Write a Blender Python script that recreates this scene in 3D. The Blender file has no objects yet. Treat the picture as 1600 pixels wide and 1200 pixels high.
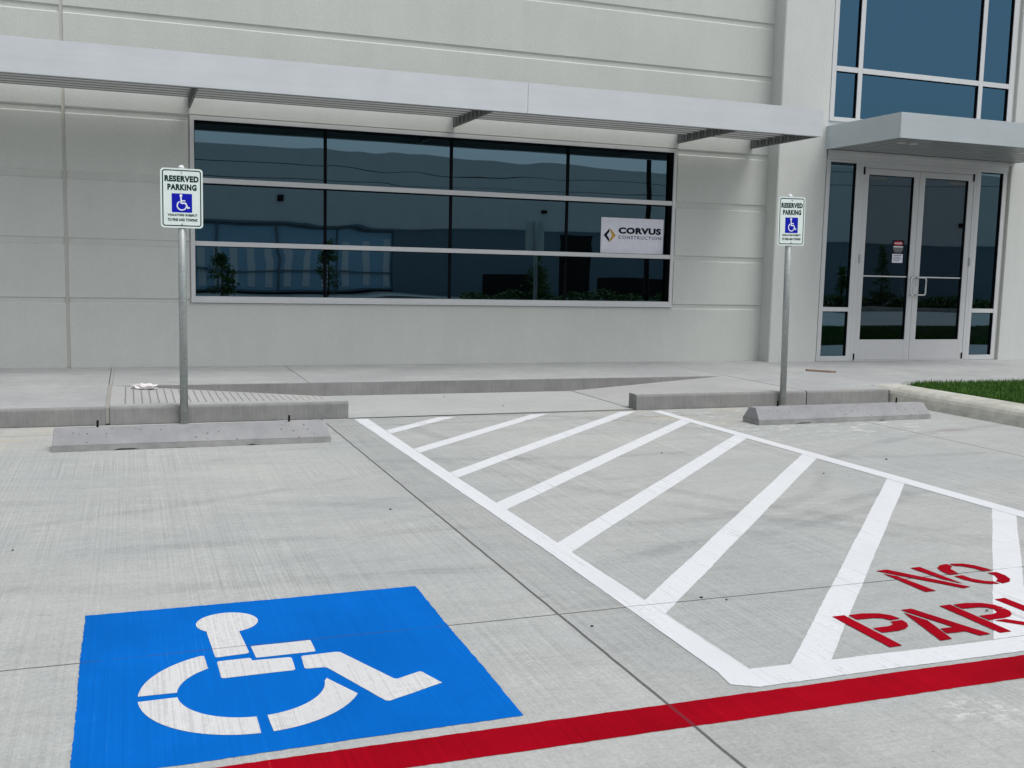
import bpy, bmesh, math, random
from mathutils import Matrix, Vector
random.seed(7)
PI = math.pi
C = bpy.context.scene.collection
S = bpy.context.scene

# ------------------------------------------------------------------ camera, sky, sun, exposure
cam = bpy.data.objects.new('camera', bpy.data.cameras.new('camera')); C.objects.link(cam)
cam.matrix_world = (Matrix.Translation((0, 0, 1.26)) @ Matrix.Rotation(math.radians(-20.41934), 4, 'Z')
                    @ Matrix.Rotation(math.radians(83.64386), 4, 'X') @ Matrix.Rotation(math.radians(1.33112), 4, 'Z'))
cam.data.sensor_width = 36; cam.data.lens = 36 * 1614.03 / 1600
cam.data.clip_start = 0.05; cam.data.clip_end = 1000
S.camera = cam
SUN_EL, SUN_AZ = 64.0, 146.0          # degrees; azimuth clockwise from +Y (behind the camera, a little to its right)
w = bpy.data.worlds.new('World'); S.world = w; w.use_nodes = True
nt = w.node_tree; bg = nt.nodes['Background']
sky = nt.nodes.new('ShaderNodeTexSky'); sky.sky_type = 'NISHITA'; sky.sun_disc = False
sky.sun_elevation = math.radians(SUN_EL); sky.sun_rotation = math.radians(SUN_AZ)
sky.air_density = 1.0; sky.dust_density = 3.0; sky.ozone_density = 1.0
hs = nt.nodes.new('ShaderNodeHueSaturation'); hs.inputs['Saturation'].default_value = 0.33
nt.links.new(sky.outputs[0], hs.inputs['Color']); nt.links.new(hs.outputs[0], bg.inputs['Color'])
bg.inputs['Strength'].default_value = 0.15
sl = bpy.data.lights.new('sun', 'SUN'); sl.energy = 1.4; sl.angle = math.radians(30); sl.color = (1.0, 0.985, 0.96)
sun = bpy.data.objects.new('sun', sl); C.objects.link(sun)
el, az = math.radians(SUN_EL), math.radians(SUN_AZ)
sd = Vector((math.sin(az) * math.cos(el), math.cos(az) * math.cos(el), math.sin(el)))
sun.rotation_euler = sd.to_track_quat('Z', 'Y').to_euler(); sun.location = sd * 30
S.view_settings.view_transform = 'Standard'; S.view_settings.look = 'None'
S.view_settings.exposure = 0.10; S.view_settings.gamma = 1.0
S.render.engine = 'CYCLES'
S.cycles.max_bounces = 8; S.cycles.transparent_max_bounces = 12; S.cycles.glossy_bounces = 5

# ------------------------------------------------------------------ node helpers
class NT:
    def __init__(s, name):
        s.m = bpy.data.materials.new(name); s.m.use_nodes = True
        s.t = s.m.node_tree; s.p = s.t.nodes['Principled BSDF']; s.out = s.t.nodes['Material Output']
        s.pos = s.n('ShaderNodeNewGeometry').outputs['Position']
        s.obj = s.n('ShaderNodeTexCoord').outputs['Object']
    def n(s, typ, **kw):
        nd = s.t.nodes.new(typ)
        for k, v in kw.items(): setattr(nd, k, v)
        return nd
    def set(s, sock, v):
        if v is None: return
        if hasattr(v, 'is_output') or isinstance(v, bpy.types.NodeSocket): s.t.links.new(v, sock)
        else: sock.default_value = v
    def math(s, op, a, b=None, c=None, clamp=False):
        nd = s.n('ShaderNodeMath', operation=op); nd.use_clamp = clamp
        s.set(nd.inputs[0], a); s.set(nd.inputs[1], b)
        if c is not None: s.set(nd.inputs[2], c)
        return nd.outputs[0]
    def vec(s, v, scale=(1, 1, 1), rot=(0, 0, 0), loc=(0, 0, 0)):
        nd = s.n('ShaderNodeMapping'); s.set(nd.inputs['Vector'], v)
        nd.inputs['Scale'].default_value = scale; nd.inputs['Rotation'].default_value = rot
        nd.inputs['Location'].default_value = loc
        return nd.outputs[0]
    def noise(s, v, scale, detail=3, rough=0.55, dist=0.0):
        nd = s.n('ShaderNodeTexNoise'); s.set(nd.inputs['Vector'], v)
        nd.inputs['Scale'].default_value = scale; nd.inputs['Detail'].default_value = detail
        nd.inputs['Roughness'].default_value = rough; nd.inputs['Distortion'].default_value = dist
        return nd.outputs['Fac']
    def ramp(s, v, a, b, lo=0.0, hi=1.0, smooth=True):
        nd = s.n('ShaderNodeMapRange'); nd.interpolation_type = 'SMOOTHSTEP' if smooth else 'LINEAR'
        nd.clamp = True
        s.set(nd.inputs['Value'], v); s.set(nd.inputs['From Min'], a); s.set(nd.inputs['From Max'], b)
        s.set(nd.inputs['To Min'], lo); s.set(nd.inputs['To Max'], hi)
        return nd.outputs[0]
    def mix(s, f, a, b, mode='MIX'):
        nd = s.n('ShaderNodeMix', data_type='RGBA', blend_type=mode)
        s.set(nd.inputs[0], f)
        for sock, v in ((nd.inputs[6], a), (nd.inputs[7], b)):
            s.set(sock, (*v, 1.0) if isinstance(v, tuple) and len(v) == 3 else v)
        return nd.outputs[2]
    def sep(s, v):
        nd = s.n('ShaderNodeSeparateXYZ'); s.set(nd.inputs[0], v); return nd.outputs
    def bump(s, h, strength, dist, prev=None):
        nd = s.n('ShaderNodeBump'); nd.inputs['Strength'].default_value = strength
        nd.inputs['Distance'].default_value = dist; s.set(nd.inputs['Height'], h)
        if prev is not None: s.set(nd.inputs['Normal'], prev)
        return nd.outputs[0]
    def scale_col(s, col, f):
        return s.mix(1.0, col, s.grey(f), 'MULTIPLY')
    def grey(s, f):
        nd = s.n('ShaderNodeCombineColor'); 
        for i in range(3): s.set(nd.inputs[i], f)
        return nd.outputs[0]
    def fin(s, col, rough=0.8, nrm=None, metal=0.0, spec=None):
        s.set(s.p.inputs['Base Color'], (*col, 1.0) if isinstance(col, tuple) and len(col) == 3 else col)
        s.set(s.p.inputs['Roughness'], rough); s.set(s.p.inputs['Metallic'], metal)
        if spec is not None: s.p.inputs['Specular IOR Level'].default_value = spec
        if nrm is not None: s.set(s.p.inputs['Normal'], nrm)
        return s.m

def broom(s, v):
    """fine drag lines that run along Y, as a broom leaves them in fresh concrete"""
    a = s.noise(s.vec(v, (85, 0.22, 1), (0, 0, 0.006)), 1.0, 4, 0.8)
    b = s.noise(s.vec(v, (240, 3.0, 1), (0, 0, 0.0)), 1.0, 2, 0.7)
    patch = s.ramp(s.noise(v, 0.7, 2), 0.38, 0.62)
    l = s.math('ADD', s.math('MULTIPLY', a, 0.7), s.math('MULTIPLY', b, 0.3))
    return l, patch

def joints(s, v):
    x, y, z = s.sep(v)
    wob = s.math('MULTIPLY', s.math('SUBTRACT', s.noise(v, 6.0, 3), 0.5), 0.008)
    def ln(c, at, wd, period=None):
        d = s.math('ADD', c, wob)
        d = s.math('SUBTRACT', d, at)
        if period:
            d = s.math('WRAP', d, -period / 2, period / 2) if False else s.math('SUBTRACT', d, s.math('MULTIPLY', s.math('ROUND', s.math('DIVIDE', d, period)), period))
        d = s.math('ABSOLUTE', d)
        return s.ramp(d, wd * 0.55, wd * 1.2, 1.0, 0.0)
    a = ln(x, 1.465, 0.0065, 4.575)
    b = ln(y, 3.39, 0.0046, 4.6)
    return s.math('MAXIMUM', a, b, clamp=True)

def ground_concrete():
    s = NT('broomed_concrete'); v = s.pos
    x, y, z = s.sep(v)
    l, patch = broom(s, v)
    big = s.noise(v, 0.45, 5, 0.6)
    mid = s.noise(s.vec(v, (1.0, 3.4, 1), (0, 0, 0.12)), 1.6, 6, 0.62, 0.6)
    fine = s.noise(v, 260, 3, 0.75)
    grit = s.noise(v, 70, 5, 0.8)
    f = s.ramp(big, 0.3, 0.7, 0.93, 1.05, False)
    f = s.math('MULTIPLY', f, s.ramp(mid, 0.28, 0.72, 0.93, 1.05, False))
    amp = s.math('ADD', s.math('MULTIPLY', patch, 0.34), 0.16)
    f = s.math('MULTIPLY', f, s.math('ADD', 1.0, s.math('MULTIPLY', s.math('SUBTRACT', l, 0.5), s.math('MULTIPLY', amp, 2.6))))
    f = s.math('MULTIPLY', f, s.ramp(fine, 0.3, 0.7, 0.86, 1.14, False))
    f = s.math('MULTIPLY', f, s.ramp(grit, 0.3, 0.7, 0.84, 1.16, False))
    # smoky drag stains running across the lanes
    st = s.noise(s.vec(v, (0.55, 2.6, 1), (0, 0, 0.28), (3.1, 0.4, 0)), 1.1, 7, 0.68, 1.2)
    f = s.math('MULTIPLY', f, s.ramp(st, 0.52, 0.70, 1.0, 0.91))
    # faint tyre arcs
    mk = s.ramp(s.noise(v, 1.7, 5, .7), 0.36, 0.56)
    for cx, cy, r, wd, k, xa, xb in ((1.69, 9.25, 5.18, .05, .12, 2.2, 4.4), (-4.88, 23.21, 20.44, .045, .11, 1.9, 4.5), (2.56, 6.47, 1.92, .05, .10, 2.3, 4.2), (9.6, 8.9, 7.6, .06, .11, 2.0, 4.4),
                                     (8.9, 9.4, 7.6, .06, .09, 2.0, 4.4), (-2.99, 13.25, 8.38, .04, .08, -1.2, 1.4), (-1.2, 0.2, 5.6, .05, .06, -1.5, 1.45), (0.6, 24.7, 20.0, .045, .08, -0.1, 1.5), (1.3, 11.16, 7.14, .06, .07, -1.4, 1.4),
                                     (2.81, 1.86, 3.42, .04, .06, 0.8, 2.9), (8.2, 0.6, 6.4, .05, .10, 4.5, 7.2), (3.2, 11.5, 5.2, .05, .10, 1.9, 4.5), (5.6, 10.4, 4.6, .05, .10, 4.6, 7.0)):
        d = s.math('SQRT', s.math('ADD', s.math('POWER', s.math('SUBTRACT', x, cx), 2.0), s.math('POWER', s.math('SUBTRACT', y, cy), 2.0)))
        d = s.math('ABSOLUTE', s.math('SUBTRACT', d, r))
        m = s.math('MULTIPLY', s.ramp(d, wd * 0.5, wd * 1.6, 1, 0), mk)
        m = s.math('MULTIPLY', m, s.math('MULTIPLY', s.ramp(x, xa - .3, xa + .2), s.ramp(x, xb - .2, xb + .3, 1, 0)))
        f = s.math('MULTIPLY', f, s.math('SUBTRACT', 1.0, s.math('MULTIPLY', m, k * 1.25)))
    mot = s.noise(s.vec(v, (1, 1.8, 1)), 13, 8, 0.78)
    f = s.math('MULTIPLY', f, s.ramp(mot, 0.3, 0.7, 0.90, 1.09, False))
    dr = s.noise(s.vec(v, (9, 55, 1), (0, 0, .04)), 1.0, 6, 0.8)
    f = s.math('MULTIPLY', f, s.math('ADD', 1.0, s.math('MULTIPLY', s.ramp(x, 1.4, 1.6), s.ramp(dr, 0.3, 0.7, -0.07, 0.05, False))))
    # dark scuffs and pits
    sc = s.noise(s.vec(v, (3, 9, 1)), 1.5, 8, 0.75)
    f = s.math('MULTIPLY', f, s.ramp(sc, 0.62, 0.70, 1.0, 0.66))
    pit = s.n('ShaderNodeTexVoronoi'); s.set(pit.inputs['Vector'], v); pit.inputs['Scale'].default_value = 9
    f = s.math('MULTIPLY', f, s.ramp(pit.outputs['Distance'], 0.02, 0.05, 0.70, 1.0))
    col = s.mix(s.ramp(big, 0.35, 0.65), (0.385, 0.404, 0.396), (0.415, 0.422, 0.406))
    # the strip beside the joint right of the bay is smoother and a bit darker
    band = s.math('MULTIPLY', s.ramp(x, 1.44, 1.48), s.ramp(x, 1.72, 1.9, 1, 0))
    f = s.math('MULTIPLY', f, s.math('SUBTRACT', 1.0, s.math('MULTIPLY', band, 0.07)))
    col = s.scale_col(col, f)
    # mud and grout residue along the gutter
    gut = s.math('MULTIPLY', s.ramp(y, 7.0, 8.1), s.ramp(s.noise(s.vec(v, (1, 2.5, 1)), 1.4, 6, 0.7), 0.46, 0.6))
    side = s.math('MAXIMUM', s.ramp(x, 3.6, 4.6), s.ramp(x, -0.2, -0.9))
    gut = s.math('MULTIPLY', gut, side)
    col = s.mix(s.math('MULTIPLY', gut, 0.75), col, (0.46, 0.42, 0.33))
    wh = s.math('MULTIPLY', s.ramp(s.noise(s.vec(v, (2.2, 6, 1)), 2.2, 8, 0.75), 0.545, 0.60), s.math('MULTIPLY', s.ramp(y, 6.2, 7.0), s.math('MULTIPLY', s.ramp(x, 3.9, 4.7), s.ramp(x, 6.2, 7.0, 1, 0))))
    col = s.mix(s.math('MULTIPLY', wh, 0.6), col, (0.72, 0.71, 0.66))
    dk = s.math('MULTIPLY', s.ramp(s.noise(s.vec(v, (2.5, 7, 1), (0, 0, .1)), 2.0, 8, 0.8), 0.54, 0.62), s.math('MULTIPLY', s.ramp(y, 7.3, 8.1), s.ramp(x, 1.9, 2.4)))
    col = s.mix(s.math('MULTIPLY', dk, 0.5), col, (0.20, 0.19, 0.18))
    ex = s.math('SUBTRACT', x, 2.35); ey = s.math('SUBTRACT', y, 2.24)
    ed = s.math('SQRT', s.math('ADD', s.math('POWER', ex, 2.0), s.math('POWER', s.math('MULTIPLY', ey, 1.6), 2.0)))
    sp_ = s.math('MULTIPLY', s.ramp(ed, 0.06, 0.24, 1, 0), s.ramp(s.noise(s.vec(v, (1, 1.5, 1)), 16, 8, 0.8), 0.50, 0.60))
    col = s.mix(s.math('MULTIPLY', sp_, 0.6), col, (0.70, 0.70, 0.67))
    # tan stain patch by the lawn kerb
    dx = s.math('SUBTRACT', x, 6.45); dy = s.math('MULTIPLY', s.math('SUBTRACT', y, 6.75), 3.0)
    dd = s.math('SQRT', s.math('ADD', s.math('POWER', dx, 2.0), s.math('POWER', dy, 2.0)))
    dd = s.math('ADD', dd, s.math('MULTIPLY', s.noise(v, 5, 4), 0.35))
    col = s.mix(s.math('MULTIPLY', s.ramp(dd, 0.25, 0.5, 1, 0), 0.45), col, (0.30, 0.26, 0.23))
    j = joints(s, v)
    col = s.mix(s.math('MULTIPLY', j, 0.82), col, (0.05, 0.047, 0.045))
    h = s.math('ADD', s.math('MULTIPLY', l, 0.6), s.math('MULTIPLY', grit, 0.4))
    h = s.math('SUBTRACT', h, s.math('MULTIPLY', j, 1.5))
    return s.fin(col, 0.86, s.bump(h, 0.35, 0.004), spec=0.3)

def paint(name, col, wear=0.12, under=(0.42, 0.42, 0.41), lo=0.60, joint=True, var=0.06):
    s = NT(name); v = s.pos
    l, patch = broom(s, v)
    n2 = s.noise(v, 45, 5, 0.7); n3 = s.noise(v, 2.3, 4, 0.6)
    f = s.math('MULTIPLY', s.ramp(n3, 0.3, 0.7, 1 - var, 1 + var, False), s.ramp(l, 0.3, 0.7, 1 - var * 1.3, 1 + var, False))
    c = s.scale_col(s.mix(0, col, col), f)
    m = s.math('ADD', s.math('MULTIPLY', l, 0.8), s.math('MULTIPLY', n2, 0.2))
    m = s.math('ADD', m, s.math('MULTIPLY', s.math('SUBTRACT', n3, 0.5), 0.25))
    m = s.math('MULTIPLY', s.ramp(m, lo, lo + 0.08), wear)
    c = s.mix(m, c, under)
    h = s.math('ADD', s.math('MULTIPLY', l, 0.6), s.math('MULTIPLY', n2, 0.3))
    if joint:
        j = s.math('MULTIPLY', joints(s, v), s.ramp(s.noise(v, 3.5, 3), 0.38, 0.5))
        c = s.mix(s.math('MULTIPLY', j, 0.45), c, (0.05, 0.05, 0.06)); h = s.math('SUBTRACT', h, j)
    return s.fin(c, 0.8, s.bump(h, 0.3, 0.003), spec=0.03)

def plain_concrete(name, c1, c2, streak=None, pits=0.0, obj=False, amp=0.10):
    s = NT(name); v = s.obj if obj else s.pos
    big = s.noise(v, 1.2, 5, 0.6); mid = s.noise(v, 9, 6, 0.65); fine = s.noise(v, 180, 3, 0.6)
    f = s.math('MULTIPLY', s.ramp(mid, 0.25, 0.75, 1 - amp, 1 + amp, False), s.ramp(fine, 0.25, 0.75, 0.92, 1.08, False))
    if streak == 'v':
        sv = s.noise(s.vec(v, (60, 60, 2.5)), 1.0, 3, 0.6); f = s.math('MULTIPLY', f, s.ramp(sv, 0.3, 0.7, 0.9, 1.08, False))
    if streak == 'x':
        sv = s.noise(s.vec(v, (1.2, 34, 1), (0, 0, 0.03)), 1.0, 4, 0.65); f = s.math('MULTIPLY', f, s.ramp(sv, 0.3, 0.7, 0.92, 1.08, False))
    col = s.scale_col(s.mix(s.ramp(big, 0.35, 0.65), c1, c2), f)
    h = s.math('ADD', s.math('MULTIPLY', mid, 0.5), s.math('MULTIPLY', fine, 0.5))
    if pits:
        p = s.n('ShaderNodeTexVoronoi'); s.set(p.inputs['Vector'], s.vec(v, (1, 1, 1))); p.inputs['Scale'].default_value = 26
        g = s.n('ShaderNodeTexVoronoi'); s.set(g.inputs['Vector'], v); g.inputs['Scale'].default_value = 26
        pm = s.ramp(p.outputs['Distance'], 0.10, 0.19, 1, 0)
        rnd = s.sep(g.outputs['Color'])[0]
        pm = s.math('MULTIPLY', pm, s.ramp(rnd, 0.50, 0.60))
        col = s.mix(s.math('MULTIPLY', pm, pits), col, (0.10, 0.10, 0.10)); h = s.math('SUBTRACT', h, pm)
    return s.fin(col, 0.88, s.bump(h, 0.35, 0.003), spec=0.25)

def grooved_concrete(depth):
    s = NT('grooved_ramp_concrete'); v = s.pos; x, y, z = s.sep(v)
    big = s.noise(v, 1.5, 5, 0.6); fine = s.noise(v, 180, 3, 0.6)
    col = s.mix(s.ramp(big, 0.35, 0.65), (0.40, 0.405, 0.40), (0.44, 0.44, 0.43))
    col = s.scale_col(col, s.ramp(fine, 0.25, 0.75, 0.92, 1.08, False))
    d = s.math('SUBTRACT', s.math('ADD', x, s.math('MULTIPLY', s.noise(v, 3, 2), 0.012)), s.math('MULTIPLY', y, 0.0))
    d = s.math('ABSOLUTE', s.math('SUBTRACT', s.math('FRACT', s.math('DIVIDE', d, 0.064)), 0.5))
    g = s.math('MULTIPLY', s.ramp(d, 0.04, 0.13, 1, 0), s.math('MULTIPLY', s.ramp(y, 8.60, 8.63), s.ramp(y, 9.80, 9.84, 1, 0)))
    g = s.math('MULTIPLY', g, s.ramp(x, -0.08, -0.06))
    col = s.mix(s.math('MULTIPLY', g, depth), col, (0.12, 0.12, 0.12))
    return s.fin(col, 0.88, s.bump(s.math('SUBTRACT', 0.0, g), 0.5, 0.006), spec=0.25)

def stucco(name, c):
    s = NT(name); v = s.pos
    a = s.noise(v, 95, 4, 0.6); b = s.noise(v, 1.1, 5, 0.6); d = s.noise(s.vec(v, (5, 5, 0.5)), 1.0, 5, 0.65)
    f = s.math('MULTIPLY', s.ramp(b, 0.3, 0.7, 0.965, 1.03, False), s.ramp(d, 0.3, 0.7, 0.975, 1.02, False))
    f = s.math('MULTIPLY', f, s.ramp(a, 0.3, 0.7, 0.93, 1.05, False))
    return s.fin(s.scale_col(s.mix(0, c, c), f), 0.85, s.bump(a, 0.55, 0.006), spec=0.2)

def metal_paint(name, c, rough=0.4, var=0.03, metal=0.0, streak=True, obj=False):
    s = NT(name); v = s.obj if obj else s.pos
    a = s.noise(s.vec(v, (0.8, 0.8, 14)) if streak else v, 1.3, 5, 0.65); b = s.noise(v, 3.0, 5, 0.6)
    f = s.math('MULTIPLY', s.ramp(a, 0.3, 0.7, 1 - var, 1 + var, False), s.ramp(b, 0.3, 0.7, 1 - var, 1 + var, False))
    return s.fin(s.scale_col(s.mix(0, c, c), f), s.ramp(b, 0.3, 0.7, rough - 0.05, rough + 0.07), s.bump(s.noise(v, 2.0, 2), 0.08, 0.02), metal)

def galvanised():
    s = NT('galvanised_steel'); v = s.obj
    vo = s.n('ShaderNodeTexVoronoi'); s.set(vo.inputs['Vector'], v); vo.inputs['Scale'].default_value = 60
    r = s.sep(vo.outputs['Color'])[0]; n = s.noise(s.vec(v, (10, 10, 1.2)), 1.0, 5, 0.7)
    f = s.math('MULTIPLY', s.ramp(r, 0, 1, 0.86, 1.08, False), s.ramp(n, 0.3, 0.7, 0.82, 1.1, False))
    return s.fin(s.scale_col(s.mix(0, (0.40, 0.43, 0.42), (0.40, 0.43, 0.42)), f), s.ramp(r, 0, 1, 0.42, 0.55), None, 0.5)

def simple(name, c, rough=0.5, metal=0.0, spec=0.15):
    s = NT(name); f = s.ramp(s.noise(s.obj, 14, 4), 0.3, 0.7, 0.95, 1.05, False)
    return s.fin(s.scale_col(s.mix(0, c, c), f), rough, None, metal, spec)

def glass(name, refl, tint, trans, wave=0.012, wscale=0.9):
    """coated glazing: reflects a share of what stands before it, lets a little of the dark room through; panes are never quite flat"""
    s = NT(name); v = s.pos
    s.t.nodes.remove(s.p)
    g = s.n('ShaderNodeBsdfGlossy'); g.inputs['Roughness'].default_value = 0.0; g.inputs['Color'].default_value = (*tint, 1)
    t = s.n('ShaderNodeBsdfTransparent'); t.inputs['Color'].default_value = (*trans, 1)
    n = s.noise(s.vec(v, (0.55, 1, 1.3)), wscale, 2, 0.45, 0.6)
    b = s.bump(n, 1.0, wave)
    s.set(g.inputs['Normal'], b)
    fr = s.n('ShaderNodeFresnel'); fr.inputs['IOR'].default_value = 1.5
    fac = s.math('ADD', refl, s.math('MULTIPLY', fr.outputs[0], 0.8), clamp=True)
    mx = s.n('ShaderNodeMixShader'); s.set(mx.inputs[0], fac)
    s.t.links.new(t.outputs[0], mx.inputs[1]); s.t.links.new(g.outputs[0], mx.inputs[2]); s.t.links.new(mx.outputs[0], s.out.inputs[0])
    return s.m

def leaf_mat(name, c1, c2):
    s = NT(name); n = s.noise(s.pos, 7, 3)
    oi = s.n('ShaderNodeNewGeometry').outputs['Random Per Island']
    col = s.mix(s.ramp(oi, 0, 1), c1, c2)
    return s.fin(s.scale_col(col, s.ramp(n, 0.3, 0.7, 0.75, 1.2, False)), 0.6, None, 0, 0.3)

M = dict(
    ground=ground_concrete(),
    blue=paint('blue_marking_paint', (0.001, 0.125, 0.50), 0.35, (0.10, 0.24, 0.5), 0.60, var=0.10),
    white=paint('white_marking_paint', (0.66, 0.68, 0.70), 0.8, (0.46, 0.47, 0.47), 0.52, var=0.06),
    symbol=paint('white_symbol_paint', (0.63, 0.635, 0.635), 0.6, (0.40, 0.40, 0.40), 0.48, var=0.10),
    red=paint('red_marking_paint', (0.30, 0.001, 0.009), 0.35, (0.30, 0.08, 0.08), 0.62, var=0.16),
    walk=plain_concrete('sidewalk_concrete', (0.40, 0.41, 0.405), (0.35, 0.36, 0.36), 'x'),
    landing=plain_concrete('landing_concrete', (0.43, 0.445, 0.43), (0.40, 0.415, 0.405), 'x', amp=0.05),
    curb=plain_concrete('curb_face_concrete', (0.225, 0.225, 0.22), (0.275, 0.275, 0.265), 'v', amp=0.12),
    stop=plain_concrete('wheel_stop_concrete', (0.275, 0.28, 0.29), (0.325, 0.325, 0.33), None, 0.9, True, 0.12),
    stoplow=plain_concrete('wheel_stop_edge_concrete', (0.29, 0.295, 0.29), (0.34, 0.34, 0.33), None, 0.3, True, 0.2),
    kerb=plain_concrete('pale_kerb_concrete', (0.50, 0.50, 0.445), (0.38, 0.375, 0.33), None, 0.6, False, 0.2),
    ramp=grooved_concrete(0.62), ramp2=grooved_concrete(0.10),
    wall=stucco('painted_wall', (0.565, 0.585, 0.55)),
    pillar=stucco('painted_pillar', (0.60, 0.62, 0.59)),
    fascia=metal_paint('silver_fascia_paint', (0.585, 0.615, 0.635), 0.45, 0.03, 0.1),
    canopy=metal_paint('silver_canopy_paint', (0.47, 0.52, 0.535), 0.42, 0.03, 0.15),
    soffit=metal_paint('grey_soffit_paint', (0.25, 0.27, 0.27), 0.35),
    louvre=metal_paint('grey_louvre_paint', (0.135, 0.145, 0.14), 0.5),
    alu=metal_paint('aluminium_frame', (0.59, 0.60, 0.60), 0.42, 0.02, 0.1, False),
    doorm=metal_paint('aluminium_door', (0.57, 0.575, 0.575), 0.42, 0.02, 0.1, False),
    black=simple('black_gasket', (0.005, 0.006, 0.008), 0.8, 0, 0.05),
    galv=galvanised(),
    caulk=simple('tan_sealant', (0.50, 0.50, 0.46), 0.7),
    filler=simple('joint_filler', (0.34, 0.33, 0.30), 0.9),
    dark=simple('dark_joint', (0.06, 0.06, 0.06), 0.9),
    glass=glass('window_glass', 0.235, (0.36, 0.58, 0.72), (0.035, 0.055, 0.06), 0.0025, 0.7),
    glassup=glass('upper_glass', 0.17, (0.21, 0.50, 0.76), (0.035, 0.055, 0.06), 0.0012),
    glassdoor=glass('door_glass', 0.13, (0.48, 0.66, 0.80), (0.04, 0.055, 0.06), 0.001),
    room=simple('interior_paint', (0.35, 0.35, 0.34), 0.8),
    roomfloor=simple('interior_floor', (0.12, 0.11, 0.10), 0.6),
    signw=simple('sign_sheeting', (0.74, 0.83, 0.79), 0.5),
    signg=simple('sign_green_ink', (0.008, 0.035, 0.03), 0.5),
    signb=simple('sign_blue_ink', (0.004, 0.010, 0.40), 0.6),
    signwh=simple('sign_white_ink', (0.80, 0.83, 0.86), 0.4),
    board=simple('white_board', (0.74, 0.74, 0.80), 0.45),
    ink=simple('navy_ink', (0.008, 0.010, 0.022), 0.5),
    gold=simple('gold_ink', (0.52, 0.32, 0.07), 0.5),
    slate=simple('slate_ink', (0.11, 0.12, 0.21), 0.5),
    rebar=simple('dark_steel', (0.012, 0.012, 0.012), 0.6, 0.3),
    soil=simple('soil', (0.03, 0.024, 0.016), 0.95),
    grass=leaf_mat('grass_blade', (0.035, 0.10, 0.012), (0.075, 0.19, 0.02)),
    leaf=leaf_mat('leaf', (0.04, 0.10, 0.025), (0.10, 0.19, 0.05)),
    bark=simple('bark', (0.10, 0.07, 0.05), 0.9),
    wood=simple('weathered_wood', (0.33, 0.25, 0.19), 0.8),
    litter=simple('white_plastic', (0.75, 0.72, 0.72), 0.5),
    clod=simple('dirt_clod', (0.05, 0.045, 0.04), 0.9),
    redink=simple('red_ink', (0.45, 0.02, 0.03), 0.5),
    handle=metal_paint('satin_handle', (0.62, 0.64, 0.62), 0.28, 0.02, 0.8, False),
    opp=stucco('warehouse_grey_paint', (0.80, 0.81, 0.78)),
    oppd=stucco('warehouse_dark_paint', (0.20, 0.27, 0.31)),
    oppglass=simple('warehouse_glass_sky_tint', (0.42, 0.64, 0.80), 0.3),  # pale blue base colour stands in for the sky mirrored in this glass
    fin=simple('warehouse_facade_reflection', (0.90, 0.92, 0.92), 0.7),  # pale tone for the mirrored facade bars
    bronze=simple('bronze_pole_paint', (0.02, 0.018, 0.016), 0.5),
    lens=simple('light_lens', (0.6, 0.6, 0.6), 0.3),
)

# ------------------------------------------------------------------ object helpers
ORG = {}
def tag(o, label=None, cat=None, group=None, kind=None):
    for k, v in (('label', label), ('category', cat), ('group', group), ('kind', kind)):
        if v: o[k] = v
    return o
def empty(name, loc, label, cat, group=None):
    o = bpy.data.objects.new(name, None); C.objects.link(o); o.location = loc; ORG[o.name] = Vector(loc)
    o.empty_display_size = 0.2
    return tag(o, label, cat, group)

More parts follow.
